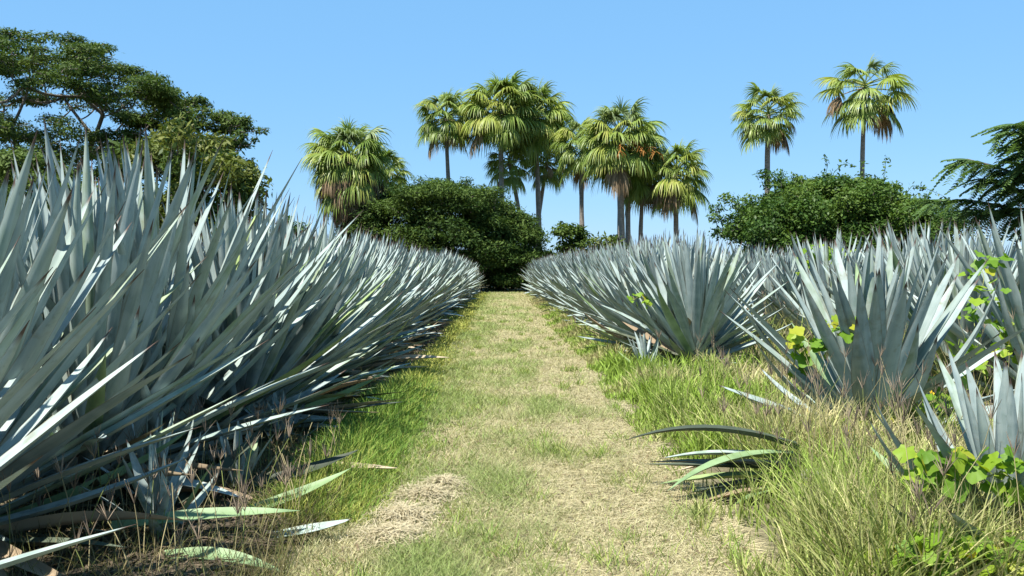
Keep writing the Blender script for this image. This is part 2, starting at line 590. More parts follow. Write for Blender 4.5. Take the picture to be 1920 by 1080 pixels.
# the row across the path: one big open plant, one small plant, a toppled one, then a dense row
agave_individual(3.0, 7.2, "large open blue agave standing alone, vines between its leaves and dry grass below", 1.34, .136, 74, G_R1, 143, 78, dry=.15, green=.04, skirt=5)
agave_individual(2.42, 4.2, "small young blue agave low in the tall dry grass, yellow-leaved vine across it", 0.86, .098, 46, G_R1, 155, 80, dry=.1)
tp = thing("blue_agave", "low toppled agave with stacked dark leaves drooping level over the path edge", "agave", (at(1500, 880, 5.7).x, 5.7, -.09), 0, G_R1)
link("core", PINA_MESH, tp, Matrix.Translation((.25, 0, .16)) @ Matrix.Rotation(R(-75), 4, 'Y') @ Matrix.Diagonal((.5, .5, .6, 1)))
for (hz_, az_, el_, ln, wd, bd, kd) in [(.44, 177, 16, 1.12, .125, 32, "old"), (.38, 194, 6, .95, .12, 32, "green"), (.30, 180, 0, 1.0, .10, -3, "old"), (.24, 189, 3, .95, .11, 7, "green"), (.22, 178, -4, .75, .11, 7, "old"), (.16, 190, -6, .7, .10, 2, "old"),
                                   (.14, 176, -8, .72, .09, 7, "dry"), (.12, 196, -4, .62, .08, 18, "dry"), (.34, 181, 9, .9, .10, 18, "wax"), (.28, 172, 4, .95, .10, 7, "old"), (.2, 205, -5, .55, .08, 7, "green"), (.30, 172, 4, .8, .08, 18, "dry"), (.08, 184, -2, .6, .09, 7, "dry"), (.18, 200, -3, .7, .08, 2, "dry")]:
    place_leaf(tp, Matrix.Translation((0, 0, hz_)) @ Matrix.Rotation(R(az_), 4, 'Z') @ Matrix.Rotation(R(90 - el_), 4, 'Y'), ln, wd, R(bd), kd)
y = 13.0
k = 0
while y < 50:
    x = 2.75 + random.uniform(-.16, .16) - 0.012 * (y - 13)
    L = random.uniform(1.5, 1.66)
    if k == 0:
        agave_individual(2.82, y, "big blue agave at the near end of its row, a dead folded leaf below it", 1.54, .135, 100, G_R1, 211, 82, skirt=8)
    elif k < 7:
        agave_individual(x, y, f"blue agave in the dense row across the path, {NTH[k]} from its near end", L, .125, 110, G_R1, 211 + k, 80)
    else:
        agave_far(x, y, "blue agave far along the row across the path, merging with its neighbours", L, G_R1)
    k += 1
    y += random.uniform(.95, 1.12)
for r_i, (x0, y0, y1) in enumerate([(5.7, 9.2, 40), (8.4, 14.2, 42), (11.1, 18.8, 42), (13.8, 23.5, 40)]):
    y = y0
    k = 0
    while y < y1:
        x = x0 + random.uniform(-.3, .3)
        if random.random() < .88:
            if r_i == 0 and y < 18:
                agave_individual(x, y, f"blue agave among weeds behind the large open plant, {NTH[k]} in its row", random.uniform(1.45, 1.7), .12, 88, G_R2, 300 + k, 72)
                k += 1
            else:
                agave_far(x, y, "blue agave in the weedy field, its leaf tips below the green thicket", random.uniform(1.4, 1.7), G_R2)
        y += random.uniform(1.25, 1.6)

# dead and cut leaves lying on the ground
def lying(px, py, Y, rz, kind, L, W, bend, label, z=.05, pitch=84, roll=20):
    p = at(px, py, Y)
    bi = min(range(len(BENDS)), key=lambda k: abs(BENDS[k] - bend))
    o = thing("fallen_agave_leaf", label, "fallen leaf", (p.x, Y, z), 0, "fallen agave leaves", LEAF_MESH[kind, bi, 0])
    o.matrix_basis = Matrix.Translation((p.x, Y, z)) @ Matrix.Rotation(rz, 4, 'Z') @ Matrix.Rotation(R(roll), 4, 'X') @ Matrix.Rotation(R(pitch), 4, 'Y') @ Matrix.Diagonal((1, W / .1, L, 1))
    return o


lying(500, 1030, 4.75, R(8), "wax", .46, .09, -8, "short pale cut leaf lying in the grass at the foot of the dense row", .045, 84, 16)
lying(420, 985, 5.0, R(30), "green", .75, .11, -15, "broad pale leaf lying in litter behind the short cut leaf", .07, 80, 14)
lying(205, 1005, 4.55, R(14), "green", .95, .10, 7, "long green leaf lying across the litter in the bottom corner", .16, 84, 22)
lying(300, 1050, 4.3, R(-6), "green", .62, .10, 18, "short bent green leaf lying below the long green one", .09, 82, 18)
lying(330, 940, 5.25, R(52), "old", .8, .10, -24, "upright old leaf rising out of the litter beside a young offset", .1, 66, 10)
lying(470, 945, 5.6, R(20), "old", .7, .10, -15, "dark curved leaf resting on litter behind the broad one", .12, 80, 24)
lying(250, 900, 5.3, R(5), "dry", .85, .09, 32, "rolled brown dead leaf under the two young offsets", .14, 82, 10)
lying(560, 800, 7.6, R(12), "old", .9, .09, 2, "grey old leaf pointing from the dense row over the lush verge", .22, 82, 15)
lying(540, 895, 6.1, R(4), "dry", .75, .08, 2, "thin brown dry leaf lying flat towards the grass verge", .1, 88, 20)
lying(690, 690, 12.0, R(6), "dry", 1.1, .10, 7, "long straw-coloured dead leaf stretched over the grass verge", .22, 84, 25)
lying(1300, 655, 13.0, R(250), "dry", .7, .12, 45, "curled pale dead leaf folded over beneath the big agave", .35, 25, 0)

# ------------------------------------------------------------------ fan palms
def frond_arrays(elev, seed, petiole=1.2, blade=1.18, nseg=30, droop=1.0, fold=0.35, spread=118):
    """fan frond in the azimuth-0 plane (growing towards +X), real droop"""
    rr = np.random.default_rng(seed)
    acc = Acc()
    d0 = np.array([math.cos(elev), 0, math.sin(elev)])
    # petiole curves down a little
    m = 6
    P = [np.zeros(3)]
    d = d0.copy()
    for k in range(m):
        d = d + np.array([0, 0, -0.05 * droop])
        d /= np.linalg.norm(d)
        P.append(P[-1] + d * petiole / m)
    V, F = tube(P, np.linspace(.035, .016, m + 1), 4)
    acc.add(V, F, np.tile([0.1, 0.5, 0], (len(V), 1)))
    hub = P[-1]
    side = np.array([0, 1.0, 0])
    nrm = np.cross(d, side)
    for k in range(nseg):
        a = R(spread) * (2 * (k + .5) / nseg - 1) + rr.uniform(-.05, .05)
        ln = blade * (0.62 + 0.38 * math.cos(a * .55)) * rr.uniform(.88, 1.1)
        dirv = math.cos(a) * d + math.sin(a) * side
        dirv = dirv - nrm * fold * abs(math.sin(a)) * (1 if elev > -0.2 else .4)
        dirv /= np.linalg.norm(dirv)
        pts, ns = [hub.copy()], 5
        dd = dirv.copy()
        for j in range(ns):
            dd = dd + np.array([0, 0, -1.0]) * (0.06 + 0.17 * j) * droop * rr.uniform(.8, 1.25)
            dd /= np.linalg.norm(dd)
            pts.append(pts[-1] + dd * ln / ns)
        pts = np.array(pts)
        wv = np.cross(dirv, nrm)
        wv = wv / (np.linalg.norm(wv) + 1e-9)
        wv = wv * .8 + nrm * rr.uniform(-.6, .6)
        w = 0.044 * np.array([.55, 1.05, 1.0, .75, .45, .06])
        V = np.concatenate([pts - wv * w[:, None], pts + wv * w[:, None]])
        q = np.arange(ns)
        F = np.stack([q, q + 1, q + ns + 2, q + ns + 1], -1)
        t = np.tile(np.linspace(0, 1, ns + 1), 2)
        acc.add(V, F, np.stack([t, np.full(len(t), rr.random() * .5), t * 0], -1))
    return acc


FROND = {}
ELEVS = [80, 62, 45, 28, 12, -5, -22, -40, -60, -76]
for ei, e in enumerate(ELEVS):
    for v in range(2):
        mat_ids = [0, 1] if e > 30 else ([1, 2] if e > -30 else [1, 2, 3])
        for mi in mat_ids + ([3] if e < 0 else []):
            if (ei, v, mi) not in FROND:
                FROND[ei, v, mi] = frond_arrays(R(e), 50 + ei * 7 + v, droop=((.66 if e > 40 else .6 if e > 5 else .72) if mi != 3 else 1.5), spread=118 if mi != 3 else 80).mesh("fan_frond", PALM[mi])


def fan_palm(label, crown_px, Y, base_px, size, n=42, low=-45, yellow=.3, dead=.1, trunk_r=.17, seed=0, group="tall fan palms against the sky", stalks=0, openness=1.0, squash=1.18):
    """crown_px: pixel of the crown's heart; base_px: pixel x of the trunk's foot"""
    n = int(n * 1.35)
    rr = random.Random(seed)
    c = at(crown_px[0], crown_px[1], Y)
    bx = (base_px - VPX) / F_PX * Y
    t = thing("fan_palm", label, "palm tree", (bx, Y, 0), 0, group)
    top = np.array([c.x - bx, 0, c.z])
    m = 14
    u = np.linspace(0, 1, m)
    sway = rr.uniform(-.25, .25)
    path = np.stack([top[0] * u ** 1.4 + sway * np.sin(u * math.pi), .2 * np.sin(u * 3), top[2] * u - .05], -1)
    rad = trunk_r * (1.0 + .35 * (1 - u) ** 4 - .25 * u) * (1 + .05 * np.sin(np.arange(m) * 2.1 + seed))
    V, F = tube(path, rad, 10)
    link("trunk", make_mesh("palm_trunk", V, F, M_PALM_TRUNK, np.zeros((len(V), 3))), t)
    for i in range(n):
        a = (i + .5) / n
        s0, s1 = math.sin(R(88)), math.sin(R(low))
        e = math.degrees(math.asin(max(-1, min(1, s0 + (s1 - s0) * a ** .95)))) + rr.uniform(-7, 7)
        ei = min(range(len(ELEVS)), key=lambda k: abs(ELEVS[k] - e))
        opts = [mi for mi in range(4) if (ei, 0, mi) in FROND]
        if e < 0 and rr.random() < dead * (3 if e < -40 else 1):
            mi = 3
        elif e < 35 and rr.random() < yellow and 2 in opts:
            mi = 2
        else:
            mi = rr.choice([o for o in opts if o in (0, 1)] or opts)
        sc = size * rr.uniform(.88, 1.12) * (0.66 if e > 58 else .84 if e > 40 else 1.0)
        M = Matrix.Translation((top[0], .05, top[2] - .62 * size * a + .32 * size)) @ Matrix.Rotation(i * 2.39996 + rr.uniform(-.3, .3), 4, 'Z') @ Matrix.Diagonal((sc * openness, sc * openness, sc * squash, 1))
        link("frond", FROND[ei, rr.randrange(2), mi], t, M)
    for k in range(stalks):
        az = rr.uniform(0, 6.28)
        acc = Acc()
        d = np.array([math.cos(az), math.sin(az), .25])
        P = np.array([top + np.array([0, 0, -.2]) + d * s * 1.9 * size + np.array([0, 0, -1.1 * s ** 2 * size]) for s in np.linspace(0, 1, 7)])
        V, F = tube(P, np.linspace(.04, .02, 7), 5)
        acc.add(V, F, np.tile([0, .3, 0], (len(V), 1)))
        for j in range(26):
            p0 = P[2 + j % 5] + np.array([rr.uniform(-.1, .1), rr.uniform(-.1, .1), 0])
            p1 = p0 + np.array([rr.uniform(-.35, .35), rr.uniform(-.35, .35), rr.uniform(-.5, .05)])
            V, F = tube([p0, (p0 + p1) / 2 + [0, 0, .05], p1], [.02, .018, .01], 4)
            acc.add(V, F, np.tile([0, rr.random(), 0], (len(V), 1)))
        link("flower_stalk", acc.mesh("palm_flower_stalk", M_STALK), t)
    return t


fan_palm("broad shaggy palm whose skirt hangs to the ground beside the dark spreading tree", (655, 304), 54, 650, 1.32, 76, -70, .35, .55, .3, 1, openness=1.0, squash=1.22)
fan_palm("second small palm crown peeping out behind the shaggy palm", (722, 325), 61, 720, .98, 34, -50, .1, .4, .2, 2)
fan_palm("slender palm first to rise above the dark spreading tree, gap of sky round its crown", (836, 222), 62, 853, 1.1, 42, -40, .3, .08, .17, 3, squash=1.12)
fan_palm("tallest bright green palm of the clump with a pale trunk behind the dark tree", (940, 208), 61, 947, 1.42, 54, -36, .5, .06, .2, 4, squash=1.12)
fan_palm("tall palm overlapping the tallest one, yellowing fronds hanging over twin dark trunks", (1003, 220), 63, 1011, 1.42, 54, -36, .55, .06, .2, 5, squash=1.12)
fan_palm("dark short palm in the shade under the tallest palm", (955, 306), 62.4, 985, .88, 30, -46, .0, .12, .17, 6)
fan_palm("dark leaning palm in the shade under the yellowing palm", (1026, 304), 64.6, 1002, .9, 30, -46, .0, .12, .17, 7)
fan_palm("narrow palm with one thin dark trunk in the middle of the clump", (1092, 272), 58, 1097, 1.05, 40, -40, .3, .08, .17, 8)
fan_palm("full palm with orange flower stalks and a thick pale trunk", (1163, 262), 54, 1167, 1.32, 54, -38, .4, .05, .24, 9, stalks=6, squash=1.1)
fan_palm("palm standing close behind the orange flowered palm, thin dark trunk", (1176, 298), 55.4, 1178, 1.0, 32, -40, .1, .1, .18, 10)
fan_palm("low palm at the end of the clump with a short dark trunk and ragged skirt", (1268, 325), 54, 1271, 1.12, 42, -48, .3, .15, .17, 11)
fan_palm("shaded palm crown hanging between the flowered palm and the low end palm", (1207, 322), 55.6, 1200, 1.0, 34, -50, .0, .15, .15, 12)
fan_palm("solitary rounded palm rising over the green thicket", (1440, 214), 47, 1450, .98, 30, -42, .25, .15, .17, 13, squash=.95)
fan_palm("tallest solitary palm with loose open crown above the green thicket", (1622, 165), 46, 1632, 1.12, 24, -60, .25, .3, .14, 14, openness=1.08, squash=.98)

# ------------------------------------------------------------------ broad-leaved trees
def scatter_leaves(C, rx, rz, n, lw, ll, up=.6, seed=0, shell=.5, dist=None):
    """n leaf faces in flattened ellipsoids C (k x 3) with radii rx, rz (k); returns V, F, lv"""
    g = np.random.default_rng(seed)
    k = len(C)
    wts = np.asarray(rx) ** 2
    idx = g.choice(k, n, p=wts / wts.sum())
    d = g.normal(size=(n, 3))
    d /= np.linalg.norm(d, axis=1)[:, None]
    rr = g.random(n) ** (1 / 3)
    rr = shell * (0.75 + .3 * rr) + (1 - shell) * rr
    off = d * rr[:, None]
    # ragged outline
    lump = 1 + .22 * np.sin(d[:, 0] * 5 + idx) * np.sin(d[:, 1] * 6 + idx * 1.7) + .15 * g.normal(size=n)
    off *= lump[:, None]
    P = C[idx] + off * np.stack([rx[idx], rx[idx], rz[idx]], -1)
    nrm = g.normal(size=(n, 3)) * (1 - up) + np.array([0, 0, up]) + .35 * d
    nrm /= np.linalg.norm(nrm, axis=1)[:, None]
    ax = g.normal(size=(n, 3))
    ax[:, 2] -= .35
    ax -= (ax * nrm).sum(1)[:, None] * nrm
    ax /= np.linalg.norm(ax, axis=1)[:, None]
    bx = np.cross(nrm, ax)
    s = g.uniform(.45, 1.6, n)
    a, b = ax * (ll * s)[:, None], bx * (lw * s * .5)[:, None]
    V = np.stack([P, P + a * .45 + b, P + a + nrm * (-.12 * ll), P + a * .45 - b], 1).reshape(-1, 3)
    F = np.arange(n * 4).reshape(-1, 4)
    crnd = g.random(k)
    r = np.clip(.68 * crnd[idx] + .32 * g.random(n), 0, 1)
    lv = np.zeros((n, 4, 3))
    lv[:, :, 1] = r[:, None]
    return V, F, lv.reshape(-1, 3)


def limbs(base, fork, C, r0, seed=0, sub=5, curve=.25, twig=.02, first_n=None, tips=None):
    """branches joining the clump centres to the fork, thicker where more of them pass"""
    g = np.random.default_rng(seed)
    nodes, par = [np.array(base, float)], [-1]
    B, Fk = np.array(base, float), np.array(fork, float)
    for k in range(1, 6):
        nodes.append(B + (Fk - B) * k / 5 + g.normal(size=3) * np.array([.06, .06, 0]) * (k < 5))
        par.append(len(nodes) - 2)
    order = np.argsort(np.linalg.norm(C - Fk, axis=1))
    first = len(nodes) - 1
    hubs = []
    if first_n:
        order = np.concatenate([order[order < first_n], order[order >= first_n]])
    for ci in order:
        c = C[ci]
        arr = np.array(nodes[first:])
        dd = np.linalg.norm(arr - c, axis=1) + .55 * np.linalg.norm(arr - Fk, axis=1) + .8 * np.maximum(0, arr[:, 2] - c[2])
        j = int(np.argmin(dd)) + first
        p0 = nodes[j]
        prev = j
        L = np.linalg.norm(c - p0)
        up = np.array([0, 0, 1.0]) * min(L, 1.6) * curve
        lat = g.normal(size=3) * min(L, 2.0) * .1
        m = max(2, min(sub, int(L / .5) + 2))
        for s in np.linspace(0, 1, m + 1)[1:]:
            q = p0 + (c - p0) * s - up * math.sin(math.pi * s) * .55 + lat * math.sin(math.pi * s)
            nodes.append(q)
            par.append(prev)
            prev = len(nodes) - 1
        if tips is not None:
            hubs.append((prev, ci))
    if tips is not None:
        for (h, ci) in hubs:
            for _ in range(3):
                v = g.normal(size=3)
                v[2] = v[2] * .18
                v = v / np.linalg.norm(v) * tips[ci] * .8
                nodes.append(nodes[h] + v * .5 + g.normal(size=3) * .04)
                par.append(h)
                nodes.append(nodes[h] + v)
                par.append(len(nodes) - 2)
    n = len(nodes)
    cnt = np.zeros(n)
    kids = [0] * n
    for k in range(1, n):
        kids[par[k]] += 1
    for k in range(n):
        if kids[k] == 0:
            cnt[k] = 1
    for k in range(n - 1, 0, -1):
        cnt[par[k]] += cnt[k]
    rad = np.maximum(twig, r0 * np.sqrt(np.maximum(cnt, 1) / cnt[1]))
    rad[0] = r0 * 1.5
    acc = Acc()
    for k in range(1, n):
        a, b = nodes[par[k]], nodes[k]
        if np.linalg.norm(b - a) < 1e-4:
            continue
        ext = (b - a) * .04
        V, F = tube([a, (a + b) / 2, b + ext], [max(rad[k], min(rad[par[k]], rad[k] * 1.5)), rad[k] * 1.05, rad[k]], 6)
        acc.add(V, F)
    return acc


def tree(name, label, cat, base, fork, C, rx, rz, nleaf, lw, ll, leafmat, r0, seed, up=.6, curve=.25, shell=.5, bark=None, twig=.02, first_n=None, twigs=False):
    t = thing(name, label, cat, (base[0], base[1], 0))
    o = np.array([base[0], base[1], 0.0])
    C = np.asarray(C, float) - o
    rx, rz = np.asarray(rx, float), np.asarray(rz, float)
    acc = limbs(np.array([0, 0, -.1]), np.array(fork) - o, C, r0, seed, curve=curve, twig=twig, first_n=first_n, tips=rx if twigs else None)
    link("trunk", acc.mesh("tree_trunk", bark or M_BARK), t)
    V, F, lv = scatter_leaves(C, rx, rz, nleaf, lw, ll, up, seed + 1, shell)
    link("crown", make_mesh("tree_crown", V, F, leafmat, lv, smooth=False), t, kind="stuff")
    return t


M_UMB = simple_leaf("umbrella_tree_leaf", [(0, (0.040, 0.072, 0.015)), (0.5, (0.064, 0.105, 0.022)), (1, (0.098, 0.140, 0.032))], .3, .6, .15)
M_YEL = simple_leaf("mango_green_leaf", [(0, (0.042, 0.078, 0.015)), (0.5, (0.075, 0.115, 0.022)), (1, (0.155, 0.17, 0.04))], .3, .5, .25)
M_DARK = simple_leaf("dark_tree_leaf", [(0, (0.024, 0.050, 0.012)), (0.5, (0.048, 0.088, 0.018)), (1, (0.092, 0.140, 0.030))], .3, .6, .12)
M_THICK = simple_leaf("thicket_leaf", [(0, (0.026, 0.060, 0.012)), (0.5, (0.055, 0.11, 0.018)), (1, (0.11, 0.17, 0.028))], .3, .5, .22)
M_FEATH = simple_leaf("feathery_leaf", [(0, (0.07, 0.13, 0.045)), (0.5, (0.10, 0.17, 0.055)), (1, (0.13, 0.21, 0.065))], .4, .5, .2)

g = np.random.default_rng(3)


def disc_clumps(cx, cy, R0, ztop, drop, thick, n, r0=(1.0, 1.5), flat=.42, gen=g, ry=None):
    rr = np.sqrt(gen.random(n)) * R0
    th = gen.random(n) * 2 * np.pi
    x = cx + rr * np.cos(th)
    y = cy + rr * np.sin(th) * (1 if ry is None else ry / R0)
    z = ztop - drop * (rr / R0) ** 2.0 - gen.random(n) ** 1.5 * thick
    rx = gen.uniform(r0[0], r0[1], n)
    return np.stack([x, y, z], -1), rx, rx * flat * gen.uniform(.8, 1.2, n)


# big umbrella tree
D = 48.0
p = at(95, 300, D)
C1, a1, b1 = disc_clumps(at(85, 0, D).x, D, 6.6, at(0, 72, D).z, 2.5, 2.4, 175, (.55, 1.05), .30)
C1b, a1b, b1b = disc_clumps(at(90, 0, D).x, D - 1, 5.2, at(0, 236, D).z, 1.2, 3.2, 70, (.6, 1.05), .36)
C1, a1, b1 = np.concatenate([C1, C1b]), np.concatenate([a1, a1b]), np.concatenate([b1, b1b])
tree("umbrella_tree", "tallest broad umbrella crowned tree with bare limbs showing below its canopy", "tree", (at(105, 0, D).x, D), (at(110, 330, D).x, D, at(110, 385, D).z), C1, a1, b1, 84000, .065, .17, M_UMB, .22, 21, up=.6, curve=.25, shell=.2, first_n=175, twigs=True)
# second tree: layered arms towards the gap of sky
D = 47.0
lay = [(330, 185, 55, 16), (300, 195, 45, 14), (365, 190, 30, 12), (270, 225, 50, 16), (325, 222, 55, 18), (430, 222, 40, 14), (460, 235, 28, 10), (400, 235, 40, 14), (475, 262, 16, 7), (395, 270, 45, 16),
       (350, 265, 45, 18), (230, 260, 45, 16), (440, 270, 30, 10), (420, 310, 40, 14), (365, 310, 45, 18), (455, 305, 22, 8), (300, 300, 50, 20), (250, 320, 40, 20)]
C2, a2, b2 = [], [], []
for (px, py, rx, rz) in lay:
    for q in range(5):
        p = at(px + g.uniform(-.6, .6) * rx, py + g.uniform(-.5, .5) * rz, D)
        C2.append((p.x, D + g.uniform(-2.2, 2.2), p.z))
        a2.append(rx / 35.0 * g.uniform(.4, .7))
        b2.append(rz / 35.0 * g.uniform(.55, .85))
tree("layered_tree", "tree with flat layered boughs reaching out beside the umbrella tree", "tree", (at(300, 0, D).x, D), (at(305, 400, D).x, D, at(300, 400, D).z), C2, a2, b2, 34000, .07, .18, M_UMB, .18, 22, up=.6, curve=.25, shell=.2, twigs=True)
# yellow-green leafy tree in front of it
D = 43.0
n = 60
C3 = np.stack([at(350, 0, D).x + g.normal(size=n) * 1.65, D + g.normal(size=n) * 1.4, at(0, 370, D).z + g.uniform(-2.0, 2.3, n)], -1)
C3[:, 2] += .5 * np.sin(C3[:, 0] * 2.1)
C3[:, 0] = np.clip(C3[:, 0], at(235, 0, D).x, at(460, 0, D).x)
C3 = np.concatenate([C3, [tuple(at(470, 345, D)), tuple(at(455, 330, D)), tuple(at(440, 355, D)), tuple(at(265, 290, D)), tuple(at(310, 275, D))]])
a3 = g.uniform(.4, .95, len(C3))
tree("broadleaf_tree", "yellowish green tree with larger leaves below the flat layered boughs", "tree", (at(350, 0, D).x, D), (at(350, 420, D).x, D, at(0, 420, D).z), C3, a3, a3 * .8, 20000, .11, .30, M_YEL, .22, 23, up=.35, shell=.3)
# low dark shrub by the frame edge
D = 38.0
C4, a4, b4 = disc_clumps(at(60, 0, D).x, D, 4.2, at(0, 300, D).z, 1.4, 3.0, 70, (.7, 1.1), .45)
tree("layered_shrub", "low spreading dark green shrub under the umbrella tree", "shrub", (at(45, 0, D).x, D), (at(45, 470, D).x, D, at(0, 460, D).z), C4, a4, b4, 34000, .07, .18, M_UMB, .18, 24, up=.65, shell=.4)

# dark spreading tree closing the path
D = 55.0
n = 250
cs, sx = [], []
tries = 0
while len(cs) < n:
    px = g.uniform(665, 1000)
    top = np.interp(px, [655, 700, 760, 820, 880, 930, 980, 1012], [415, 368, 346, 337, 348, 366, 398, 436])
    bot = np.interp(px, [655, 760, 860, 920, 1000], [470, 500, 520, 530, 525])
    v = g.random() ** 1.25
    py = top + 12 + v * (bot - top - 10)
    dep = g.uniform(-1, 1) * 4.2 * math.sqrt(max(.05, 1 - ((px - 840) / 185) ** 2))
    p = at(px, py, D)
    z = p.z * (1 - .06 * (abs(dep) / 4.2) ** 2)
    cs.append((p.x, D + dep, z))
    sx.append(g.uniform(.75, 1.25))
for px in np.linspace(662, 1006, 46):
    for q in range(2):
        p = at(px, np.interp(px, [655, 700, 760, 820, 880, 930, 980, 1012], [415, 368, 346, 337, 348, 366, 398, 436]) + 14 + g.uniform(0, 14), D)
        cs.append((p.x, D + g.uniform(-1.5, 1.5), p.z))
        sx.append(g.uniform(.6, .95))
for k in range(30):
    px = g.uniform(664, 1004)
    p = at(px, np.interp(px, [655, 700, 760, 820, 880, 930, 980, 1012], [415, 368, 346, 337, 348, 366, 398, 436]) + g.uniform(-6, 8), D)
    cs.append((p.x, D + g.uniform(-2, 2), p.z))
    sx.append(g.uniform(.3, .55))
for px, py in zip(g.uniform(790, 940, 60), g.uniform(365, 500, 60)):
    p = at(px, py, D)
    cs.append((p.x, D - 4.2 + g.uniform(-.9, .9) + abs(px - 860) * .012, p.z))
    sx.append(g.uniform(.55, .9))
for px, py in zip(g.uniform(880, 1000, 40), g.uniform(440, 535, 40)):
    p = at(px, py, D)
    cs.append((p.x, D - 1.5 + g.uniform(-1, 1), p.z))
    sx.append(g.uniform(.6, .9))
sx = np.array(sx)
tree("spreading_tree", "dark green spreading tree closing the far end of the grass path", "tree", (at(938, 0, D).x, D), (at(935, 500, D).x, D, 1.6), cs, sx, sx * .42, 170000, .065, .19, M_DARK, .3, 31, up=.62, shell=.45, curve=.2)

# small shrubs on the skyline
def shrub(name, label, px, py, D, w, h, n, mat, seed, lw=.12, ll=.28, cat="shrub"):
    gg = np.random.default_rng(seed)
    c = at(px, py, D)
    s = D / F_PX
    k = 22
    C = np.stack([c.x + gg.uniform(-1, 1, k) * w * s * .8, D + gg.uniform(-1, 1, k) * w * s * .6, c.z - gg.random(k) * (c.z - .3) * .9], -1)
    C[:, 2] -= np.abs(C[:, 0] - c.x) ** 2 / (w * s) * .5
    C[:, 2] = np.maximum(C[:, 2], .35)
    a = gg.uniform(.35, .6, k) * w * s * .7
    return tree(name, label, cat, (c.x, D), (c.x, D, .5), C, a, a * .7, n, lw, ll, mat, .08, seed, up=.5, shell=.4)


shrub("dark_shrub", "small dark shrub under the twin trunked palms", 1068, 425, 58, 42, 40, 4500, M_DARK, 41)
shrub("yellow_shrub", "low yellow green shrub between the dark shrub and the agave row", 1130, 443, 54, 55, 25, 3500, M_YEL, 42)
shrub("far_shrub", "small feathery shrub behind the agave tips near the shaggy palm", 540, 418, 44, 34, 25, 2200, M_FEATH, 43)
shrub("far_shrub", "round green bush at the foot of the thicket nearest the clump of palms", 1022, 462, 56, 22, 30, 2500, M_THICK, 44)

# green thicket overgrown with vines
D = 32.0
cs, sx = [], []
while len(cs) < 130:
    px = g.uniform(1400, 1760)
    top = np.interp(px, [1390, 1420, 1460, 1500, 1545, 1600, 1650, 1700, 1770], [428, 398, 358, 340, 338, 350, 358, 382, 415])
    py = top + 12 + g.random() ** 1.1 * (480 - top)
    p = at(px, py, D)
    cs.append((p.x, D + g.uniform(-1, 1) * 2.6, p.z))
    sx.append(g.uniform(.4, .72))
for px, py in zip(g.uniform(1400, 1765, 90), g.uniform(395, 480, 90)):
    p = at(px, py, D)
    cs.append((p.x, D - 1.2 + g.uniform(-1.2, 1.2), p.z))
    sx.append(g.uniform(.4, .6))
for k in range(34):                                           # stray sprays breaking the outline
    px = g.uniform(1405, 1765)
    p = at(px, np.interp(px, [1390, 1420, 1460, 1500, 1545, 1600, 1650, 1700, 1770], [428, 398, 358, 338, 334, 346, 352, 374, 410]) - g.uniform(-4, 12), D)
    cs.append((p.x, D + g.uniform(-1.5, 1.5), p.z))
    sx.append(g.uniform(.13, .24))
for px in np.linspace(1415, 1765, 44):
    for q in range(2):
        p = at(px, np.interp(px, [1390, 1420, 1460, 1500, 1545, 1600, 1650, 1700, 1770], [428, 398, 358, 338, 334, 346, 352, 374, 410]) + 14 + g.uniform(-10, 18), D)
        cs.append((p.x, D + g.uniform(-1.2, 1.2), p.z))
        sx.append(g.uniform(.22, .5))
for (px, py, r) in [(1345, 390, .3), (1362, 372, .3), (1385, 385, .35), (1400, 400, .4), (1335, 408, .22), (1365, 410, .3), (1430, 328, .28), (1450, 332, .28), (1440, 345, .25), (1410, 372, .3), (1420, 392, .4), (1380, 430, .45), (1350, 436, .35)]:
    p = at(px, py, D)
    cs.append((p.x, D + g.uniform(-.6, .6), p.z))
    sx.append(r)
sx = np.array(sx)
thk = tree("green_thicket", "wide bright green thicket overgrown with climbers, thin shoots waving above it", "thicket", (at(1560, 0, D).x, D), (at(1550, 470, D).x, D, 1.3), cs, sx, sx * .62, 160000, .055, .11, M_THICK, .16, 51, up=.5, shell=.55, twig=.012)
for k, pts in enumerate([[(1560, 345), (1563, 325), (1575, 312), (1590, 305), (1598, 310)], [(1600, 350), (1612, 330), (1618, 305)], [(1650, 352), (1660, 325), (1662, 292)], [(1690, 375), (1712, 348), (1735, 352), (1768, 366)], [(1545, 345), (1552, 310), (1546, 296)]]):
    P = np.array([tuple(at(px, py, D + .5 * k - 1)) for px, py in pts]) - np.array(thk.location)
    tt = np.linspace(0, 1, 16)
    P = np.stack([np.interp(tt, np.linspace(0, 1, len(P)), P[:, q]) for q in range(3)], -1)
    acc = Acc()
    V, F = tube(P, np.linspace(.014, .006, 16), 4)
    acc.add(V, F, np.tile([0, .1, 0], (len(V), 1)))
    V, F, lv = scatter_leaves(P[3:], np.full(13, .09), np.full(13, .08), 42, .06, .12, .3, 60 + k)
    acc.add(V, F, lv)
    link("shoot", acc.mesh("climber_shoot", M_THICK), thk)

